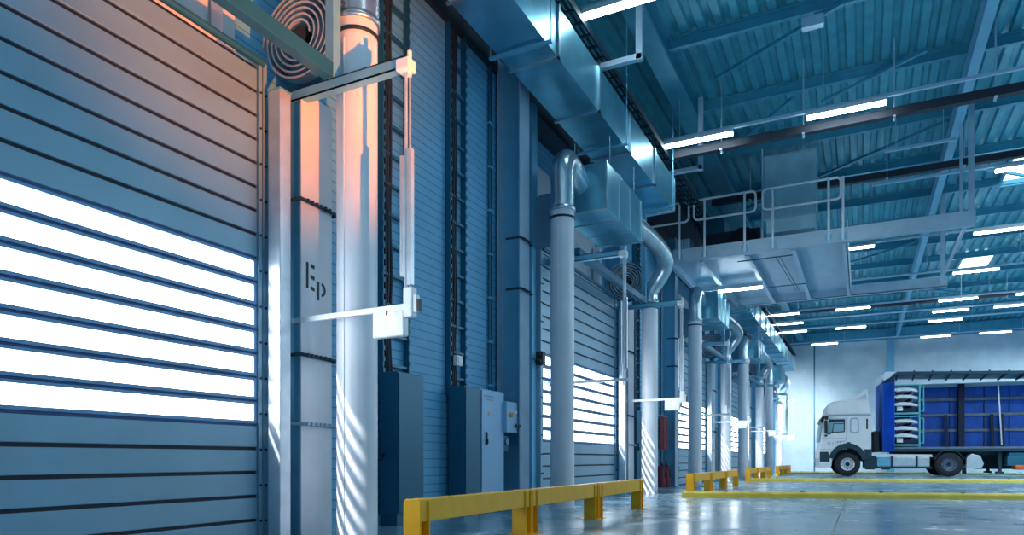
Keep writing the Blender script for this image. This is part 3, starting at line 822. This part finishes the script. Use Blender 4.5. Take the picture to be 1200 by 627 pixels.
MB().box(0, -0.06, 0.02, 1.55, 0.06, 0.13).build('light_housing', 'fixture', pl)
MB().prism([(-0.055, 0.02), (-0.04, -0.025), (0.04, -0.025), (0.055, 0.02)], 'x', 0.01, 1.54).build('diffuser', 'tube', pl)
up = thing('conduit_run', 'thin conduits clipped to the platform underside', 'conduit', (0, 0, 0))
MB().tube([(-2.6, 16.9, Z0 - 0.04), (-1.4, 16.9, Z0 - 0.04)], 0.014, 8).tube([(-1.75, 16.9, Z0 - 0.04), (-1.6, 20.5, Z0 - 0.04)], 0.012, 8).tube([(-1.68, 16.9, Z0 - 0.04), (-1.53, 20.5, Z0 - 0.04)], 0.012, 8).tube([(-2.3, 19.8, Z0 - 0.04), (-1.3, 19.8, Z0 - 0.04)], 0.014, 8).build('conduits', 'cabdark', up)

# ------------------------------------------------------------------ truck
TP = (-1.677, 32.161, 0)
RZ = math.radians(6.0)
KX = 0.90
class TB(MB):
    def build(s, name, m, parent=None, bevel=0.0, loc=None):
        s.v = [(v[0] * KX, v[1], v[2]) for v in s.v]
        return MB.build(s, name, m, parent, bevel, loc)
tr = thing('truck', 'white cab-over tractor unit coupled to the open blue trailer', 'truck', TP, None, RZ)
def arcpts(cx, cz, r, a0, a1, n=10): return arc(cx, cz, r, math.radians(a0), math.radians(a1), n)
# cab body side profile (x, z) with wheel arch
body = [(0.07, 0.42), (0.06, 1.05), (0.12, 1.45), (0.20, 2.05), (0.33, 2.55), (2.27, 2.55), (2.27, 0.98), (2.05, 0.95)]
body += arcpts(1.28, 0.55, 0.66, 30, 172, 12)
body += [(0.60, 0.38)]
cab = TB().prism(body, 'y', 0.0, 2.5).build('cab_body', 'truck', tr, 0.05)
# roof fairing
fair = [(0.32, 2.56), (0.36, 2.78), (0.45, 2.96), (0.62, 3.04), (1.30, 3.16), (1.38, 3.20), (2.02, 3.60), (2.13, 3.62), (2.15, 3.5), (2.25, 2.70), (2.27, 2.56)]
TB().prism([(0.32, 2.56), (0.36, 2.78), (0.43, 2.99), (0.60, 3.11), (1.40, 3.21), (2.14, 3.22), (2.24, 2.72), (2.27, 2.56)], 'y', 0.06, 2.44).build('roof_fairing', 'truck', tr, 0.06)
sp = TB().prism([(1.32, 3.15), (2.02, 3.62), (2.13, 3.63), (2.16, 3.10), (2.08, 3.10), (2.03, 3.42), (1.75, 3.22)], 'y', 0.10, 0.18)
sp.prism([(1.32, 3.15), (2.02, 3.62), (2.13, 3.63), (2.16, 3.10), (2.08, 3.10), (2.03, 3.42), (1.75, 3.22)], 'y', 2.32, 2.40)
sp.prism([(1.36, 3.17), (2.02, 3.60), (2.10, 3.60), (1.50, 3.18)], 'y', 0.18, 2.32)
sp.build('roof_spoiler', 'truck', tr, 0.01)
# door seam, window
TB().box(0.28, -0.012, 2.50, 2.25, 0.0, 2.545).build('roof_gutter', 'rubberlip', tr)
wn = TB().prism([(0.36, 1.77), (0.50, 2.41), (1.18, 2.41), (1.16, 1.82)], 'y', -0.010, 0.02).build('side_window', 'glass', tr)
TB().prism([(0.50, 2.37), (0.47, 2.28), (1.16, 2.28), (1.16, 2.37)], 'y', -0.018, -0.009).box(1.12, -0.018, 1.86, 1.16, -0.009, 2.3).prism([(0.62, 1.84), (0.68, 2.20), (0.71, 2.20), (0.66, 1.84)], 'y', -0.018, -0.009).prism([(0.36, 1.78), (0.37, 1.82), (1.14, 1.88), (1.14, 1.85)], 'y', -0.018, -0.009).box(0.66, -0.018, 2.18, 1.12, -0.009, 2.21).build('window_seal', 'black', wn)
ws = TB().prism([(0.05, 1.45), (0.13, 2.03), (0.26, 2.48), (0.30, 2.48), (0.21, 2.03), (0.13, 1.45)], 'y', 0.12, 2.38).build('windscreen', 'glass', tr)
TB().prism([(0.12, 2.32), (0.22, 2.52), (0.36, 2.56), (0.34, 2.50), (0.20, 2.26)], 'y', 0.02, 2.48).build('sun_visor', 'black', tr, 0.01)
mi = TB().box(0.28, -0.22, 1.80, 0.42, -0.06, 2.34).box(0.30, -0.24, 2.36, 0.44, -0.06, 2.52).build('side_mirror', 'black', tr, 0.03)
TB().tube([(0.36, -0.1, 1.80), (0.55, 0.0, 1.76)], 0.02, 8).tube([(0.36, -0.1, 2.45), (0.45, 0.02, 2.5)], 0.02, 8).build('mirror_arm', 'black', mi)
TB().box(0.30, -0.03, 1.66, 0.42, 0.0, 1.74).build('side_repeater', 'black', tr, 0.01)
lk2 = [(1.38, 1.86), (1.38, 2.36), (1.45, 2.43), (1.68, 2.43), (1.75, 2.36), (1.75, 1.86), (1.68, 1.79), (1.45, 1.79)]
TB().prism(lk2, 'y', -0.008, 0.0).build('locker_seam', 'rubberlip', tr)
lk = [(1.43 + 0.0, 1.90), (1.43, 2.32), (1.48, 2.38), (1.65, 2.38), (1.70, 2.32), (1.70, 1.90), (1.65, 1.84), (1.48, 1.84)]
TB().prism(lk, 'y', -0.014, 0.0).build('locker_panel', 'truck', tr, 0.012)
TB().box(2.05, -0.015, 1.95, 2.12, 0.0, 2.38).build('rear_vent', 'black', tr, 0.01)
TB().box(0.075, -0.010, 1.12, 1.22, 0.0, 1.135).box(1.215, -0.010, 1.14, 1.23, 0.0, 2.45).box(0.10, -0.010, 1.58, 1.22, 0.0, 1.592).build('door_seam', 'rubberlip', tr)
TB().prism([(1.22, 1.30), (1.28, 1.42), (1.40, 1.42), (1.40, 1.30)], 'y', -0.02, 0.0).build('door_handle', 'black', tr, 0.008)
# small grey lettering on the door, too small to read apart from its strokes
lt = TB()
xx = 0.44
for s_ in 'EIIFRT':
    lt.box(xx, -0.006, 1.30, xx + 0.022, 0.0, 1.43)
    if s_ in 'EFRT': lt.box(xx, -0.006, 1.41, xx + 0.065, 0.0, 1.43)
    if s_ in 'EFR': lt.box(xx, -0.006, 1.36, xx + 0.055, 0.0, 1.375)
    if s_ in 'E': lt.box(xx, -0.006, 1.30, xx + 0.065, 0.0, 1.315)
    xx += 0.10
lt.prism([(0.78, 1.44), (0.84, 1.47), (1.18, 1.47), (1.16, 1.44)], 'y', -0.006, 0.0)
lt.build('door_lettering', 'decal', tr)
TB().box(0.58, 0.40, 0.62, 2.2, 2.1, 1.24).build('wheel_well', 'black', tr)
# grey lower fender arch
arch = arcpts(1.28, 0.55, 0.83, 22, 165, 14) + arcpts(1.28, 0.55, 0.62, 165, 10, 14)
TB().prism(arch + [(2.28, 0.75), (2.28, 1.12), (1.95, 1.12)], 'y', -0.025, 0.35).build('fender', 'truckgrey', tr, 0.015)
TB().prism([(0.10, 0.50), (0.10, 1.02), (0.46, 1.02), (0.52, 0.72), (0.52, 0.62), (0.48, 0.50)], 'y', -0.012, 0.05).build('step_panel', 'truckgrey', tr)
TB().prism([(0.05, 0.35), (0.02, 0.60), (0.03, 0.95), (0.10, 1.0), (0.10, 0.62), (0.52, 0.60), (0.50, 0.35)], 'y', -0.02, 2.52).build('bumper', 'truck', tr, 0.03)
TB().box(-0.02, 0.25, 0.55, 0.05, 0.55, 0.75).box(-0.02, 1.95, 0.55, 0.05, 2.25, 0.75).build('headlamp', 'glass', tr, 0.02)
def wheel(parent, cx, cy, face, rimm, r=0.49):
    cx = cx * KX
    w_ = MB().lathe([(0.27, 0.0), (0.36, -0.01), (r - 0.05, 0.0), (r, 0.05), (r, 0.25), (r - 0.05, 0.30), (0.27, 0.30)], (cx, cy, r + 0.012), 'y', 36).build('wheel', 'tyre', parent)
    MB().lathe([(0.28, 0.0), (0.27, 0.02), (0.20, 0.06 if face else 0.10), (0.10, 0.04 if face else 0.12), (0.001, 0.03 if face else 0.10)], (cx, cy, r + 0.012), 'y', 36).build('rim', rimm, w_)
    nu = MB()
    for q in range(10):
        a = 2 * PI * q / 10
        nu.tube([(cx + 0.16 * math.cos(a), cy + 0.06, r + 0.012 + 0.16 * math.sin(a)), (cx + 0.16 * math.cos(a), cy + 0.01, r + 0.012 + 0.16 * math.sin(a))], 0.016, 6)
    nu.build('wheel_nuts', rimm, w_)
    ho = MB()
    for q in range(10):
        a = 2 * PI * (q + 0.5) / 10
        ho.tube([(cx + 0.215 * math.cos(a), cy + 0.075, r + 0.012 + 0.215 * math.sin(a)), (cx + 0.215 * math.cos(a), cy + 0.045, r + 0.012 + 0.215 * math.sin(a))], 0.024, 8)
    ho.tube([(cx, cy + 0.06, r + 0.012), (cx, cy + (0.01 if face else 0.03), r + 0.012)], 0.085, 16)
    ho.build('hub_recess', 'tyre', w_)
    return w_
wheel(tr, 1.28, 0.03, True, 'rim'); wheel(tr, 1.28, 2.17, True, 'rim')
wheel(tr, 5.36, 0.03, False, 'rimdark'); wheel(tr, 5.36, 1.9, False, 'rimdark')
TB().box(0.6, 0.75, 0.62, 6.3, 0.85, 0.90).box(0.6, 1.65, 0.62, 6.3, 1.75, 0.90).box(2.2, 0.8, 0.7, 2.5, 1.7, 0.85).box(4.0, 0.8, 0.7, 4.3, 1.7, 0.85).box(5.2, 0.3, 0.42, 5.5, 2.2, 0.6).box(1.2, 0.3, 0.42, 1.36, 2.2, 0.55).build('chassis_frame', 'truckgrey', tr)
for xa, xb, m_ in ((2.50, 3.08, 'cabdark'), (3.14, 4.08, 'white'), (4.13, 4.62, 'white')):
    TB().box(xa, 0.06, 0.40, xb, 0.66, 0.80).build('side_tank', 'steel' if m_ == 'cabdark' else 'alu', tr, 0.05)
TB().box(3.08, 0.05, 0.36, 3.14, 0.68, 0.84).box(4.08, 0.05, 0.36, 4.13, 0.68, 0.84).box(2.5, 0.10, 0.33, 4.7, 0.6, 0.40).build('tank_straps', 'truckgrey', tr)
TB().tube([(2.05, 0.35, 0.40), (2.45, 0.35, 0.40)], 0.12, 16).box(1.98, 0.1, 0.35, 2.45, 0.7, 0.85).build('air_tank', 'truckgrey', tr)
TB().box(2.72, 0.15, 0.28, 3.05, 0.5, 0.36).build('silencer', 'black', tr, 0.02)
TB().prism([(2.25, 0.98), (2.36, 0.90), (2.60, 0.92), (4.7, 0.90), (4.75, 0.80), (2.25, 0.80)], 'y', 0.12, 0.7).build('catwalk', 'white', tr)
st = TB().box(2.38, 0.25, 1.0, 2.66, 2.2, 1.88).build('air_stack', 'black', tr, 0.06)
TB().tube(smooth_path([(2.30, 0.5, 1.1), (2.18, 0.5, 1.3), (2.26, 0.5, 1.6), (2.38, 0.5, 1.75)]), 0.03, 8).tube(smooth_path([(2.30, 0.8, 1.0), (2.2, 0.8, 1.25), (2.30, 0.8, 1.5)]), 0.02, 8).build('air_hoses', 'black', tr)
TB().prism(arcpts(5.36, 0.5, 0.60, 20, 160, 12) + arcpts(5.36, 0.5, 0.57, 160, 20, 12), 'y', 0.02, 0.6).build('rear_mudguard', 'truckgrey', tr)
TB().box(5.98, 0.05, 0.12, 6.02, 0.6, 0.75).build('mud_flap', 'black', tr)
TB().lathe([(0.001, 0.0), (0.5, 0.0), (0.5, 0.06), (0.001, 0.06)], (5.1, 1.25, 0.93), 'z', 24).build('coupling_plate', 'black', tr)

tl = thing('semi_trailer', 'blue curtain trailer with its side open showing racks and boards', 'trailer', TP, None, RZ)
XA, XB = 2.76, 17.8
TB().box(XA, 0.0, 1.02, XB, 2.5, 1.20).build('load_floor', 'truckgrey', tl)
TB().box(XA + 0.2, -0.02, 1.13, XB, 0.0, 1.20).build('side_rave', 'board', tl)
TB().box(XA + 0.5, 0.7, 0.85, XB, 0.85, 1.02).box(XA + 0.5, 1.65, 0.85, XB, 1.8, 1.02).build('trailer_chassis', 'truckgrey', tl)
TB().box(XA, 0.02, 1.2, XA + 0.06, 2.48, 4.05).build('front_bulkhead', 'blue', tl)
# bunched curtain at the front corner
cur = TB()
poly = []
for i in range(19):
    poly.append((XA - 0.02 + i * 0.026, -0.03 - 0.035 * (i % 2)))
for i in range(18, -1, -1):
    poly.append((XA - 0.02 + i * 0.026, 0.05 + 0.03 * (i % 2)))
cur.prism(poly, 'z', 1.02, 3.84).build('bunched_curtain', 'blue', tl)
TB().box(XA + 0.3, 2.46, 1.2, XB, 2.5, 3.9).build('far_curtain', 'blue', tl)
TB().box(XA + 0.4, 2.36, 3.80, XB, 2.5, 3.95).build('far_roof_rail', 'rail', tl)
for z in (1.94, 2.60, 3.26):
    TB().box(XA + 0.4, 2.38, z - 0.055, XB, 2.42, z + 0.055).build('side_board', 'board', tl)
for x in (4.0, 4.75, 5.9, 7.3, 8.3, 9.3, 10.3):
    TB().box(x, 2.41, 1.2, x + 0.03, 2.46, 3.9).build('curtain_strap', 'navy', tl)
for x, xw in ((6.22, 0.24), (9.95, 0.22)):
    TB().box(x, 2.15, 1.2, x + xw, 2.40, 3.9).build('side_pillar', 'navy', tl)
for x in (5.75, 7.60, 8.0):
    TB().bar((x - 0.04, 2.25, 2.6), (x, 2.2, 1.2), 0.13, 0.07, (0,1,0)).build('ratchet_strap', 'navy', tl)
sr = TB()
sr.bar((7.72, 1.9, 3.85), (7.86, 1.9, 1.3), 0.05, 0.03, (0,1,0))
sr.build('clear_strap', 'alu', tl)
# raised roof with bows
def zr(x): return 4.24 - 0.030 * min(max(x - XA, 0), 8.0)
TB().prism([(XA + 0.1, zr(XA)), (XA + 8, zr(XA + 8)), (XB, zr(XB)), (XB, zr(XB) + 0.04), (XA + 8, zr(XA + 8) + 0.04), (XA + 0.1, zr(XA) + 0.04)], 'y', 0.0, 2.5).build('roof_sheet', 'roofsheet', tl)
TB().prism([(XA + 0.1, zr(XA) - 0.06), (XA + 8, zr(XA + 8) - 0.06), (XB, zr(XB) - 0.06), (XB, zr(XB) + 0.05), (XA + 8, zr(XA + 8) + 0.05), (XA + 0.1, zr(XA) + 0.05)], 'y', -0.02, 0.03).build('near_roof_rail', 'truckgrey', tl)
x = XA + 0.55; bows = TB()
while x < XB - 0.4:
    bows.bar((x, 0.02, zr(x) - 0.04), (x + 0.35, 2.46, zr(x) - 0.06), 0.05, 0.06); x += 0.70
bows.build('roof_bows', 'navy', tl)
kn = TB(); x = XA + 1.2
while x < XB:
    kn.box(x, -0.03, zr(x) + 0.05, x + 0.06, 0.04, zr(x) + 0.09); x += 0.72
kn.build('roof_runners', 'navy', tl)
TB().prism([(XA - 0.02, 3.88), (XA + 0.02, 4.22), (XA + 0.10, 4.30), (XA + 0.55, 4.27), (XA + 0.40, 4.18), (XA + 0.22, 4.02), (XA + 0.10, 3.98)], 'y', -0.05, 2.52).build('front_roof_flap', 'fixture', tl, 0.02)
TB().prism([(XA - 0.03, 3.5), (XA - 0.03, 3.98), (XA + 0.12, 4.0), (XA + 0.42, 4.12), (XA + 0.46, 3.86), (XA + 0.02, 3.84)], 'y', -0.02, 0.08).build('corner_cap', 'navy', tl)
TB().prism([(5.95, 0.36), (6.05, 0.84), (6.25, 0.92), (6.55, 0.84), (6.68, 0.52), (6.58, 0.34)], 'y', 0.05, 0.5).build('side_guard', 'alu', tl, 0.03)
for yy in (0.35, 2.0):
    TB().box(7.30, yy, 0.22, 7.42, yy + 0.14, 1.02).box(7.22, yy - 0.04, 0.14, 7.50, yy + 0.18, 0.22).build('landing_leg', 'truckgrey', tl)
TB().box(7.55, 0.1, 0.45, 8.55, 0.6, 0.82).box(7.6, 0.12, 0.84, 8.8, 0.55, 0.98).build('pallet_box', 'cabdark', tl, 0.02)
TB().box(7.82, -0.02, 0.30, 8.9, 0.5, 0.48).build('orange_stowage', 'orange', tl, 0.04)
TB().box(6.9, 1.95, 0.30, 12.0, 2.4, 1.0).box(4.9, 2.42, 0.34, 6.8, 2.48, 0.98).build('far_side_guard', 'truckgrey', tl)
for x in (13.0, 14.45, 15.9):
    wheel(tl, x, 0.03, False, 'rimdark'); wheel(tl, x, 2.17, False, 'rimdark')
    TB().box(x - 0.07, 0.2, 0.42, x + 0.07, 2.3, 0.58).build('axle', 'truckgrey', tl)

# stillages with white body panels
from math import cos, sin
def tw(x, y, z):
    x = x * KX
    return (TP[0] + x * cos(RZ) - y * sin(RZ), TP[1] + x * sin(RZ) + y * cos(RZ), z)
for k, zb in enumerate((1.20, 2.49)):
    nm = ['lower', 'upper'][k]
    sg = thing('stillage', 'turquoise metal rack, %s of the two stacked in the trailer' % nm, 'rack', tw(2.95, 0.12, zb), None, RZ)
    H = 1.27
    for x in (0.0, 1.25):
        for y in (0.0, 1.95):
            TB().box(x, y, 0, x + 0.06, y + 0.06, H).build('upright', 'turq', sg)
    TB().box(1.42, 0, 0.15, 1.46, 0.05, H - 0.08).box(1.31, 0, 0.15, 1.46, 0.04, 0.19).box(1.31, 0, H - 0.12, 1.46, 0.04, H - 0.08).box(1.31, 0, 0.6, 1.46, 0.03, 0.63).build('side_gate', 'turq', sg)
    for q in ((0, 0, 0.05, 1.31, 0.05, 0.12), (0, 1.96, 0.05, 1.31, 2.01, 0.12), (0, 0.05, 0.05, 0.06, 1.96, 0.12), (1.25, 0.05, 0.05, 1.31, 1.96, 0.12), (0, 0, 1.23, 1.31, 0.04, 1.27), (0, 1.97, 1.23, 1.31, 2.01, 1.27)):
        TB().box(*q).build('rack_rail', 'turq', sg)
    TB().box(0.07, 0.1, 0.07, 1.24, 1.9, 0.30).build('dark_base_tray', 'navy', sg)
    lb = thing('label_box', 'small white carton in the %s rack under the white panels' % nm, 'carton', tw(2.95 + 0.36, 0.06, zb + 0.19), None, RZ)
    TB().box(0, 0, 0, 0.24, 0.12, 0.17).build('carton', 'white', lb, 0.006)
    TB().box(0.02, -0.004, 0.11, 0.22, 0.0, 0.13).build('carton_tape', 'rubberlip', lb)
    for j in range(3):
        z = zb + 0.37 + j * 0.30
        nmj = ['bottom', 'middle', 'top'][j]
        pn = thing('body_panel', 'white curved body panel, %s one in the %s rack' % (nmj, nm), 'panel', tw(2.95, 0.12, z), 'white panels in the racks', RZ)
        top = [(0.06 + 1.18 * i / 14, 0.09 + 0.10 * sin(PI * i / 14)) for i in range(15)]
        bot = [(0.06 + 1.18 * i / 14, -0.02 + 0.06 * sin(PI * i / 14)) for i in range(14, -1, -1)]
        TB().prism(top + bot, 'y', 0.08, 1.85).build('panel_shell', 'white', pn, 0.03)
        TB().box(0.30, 0.07, -0.06, 0.36, 1.8, 0.04).box(0.92, 0.07, -0.06, 0.98, 1.8, 0.04).build('support_blocks', 'navy', pn)
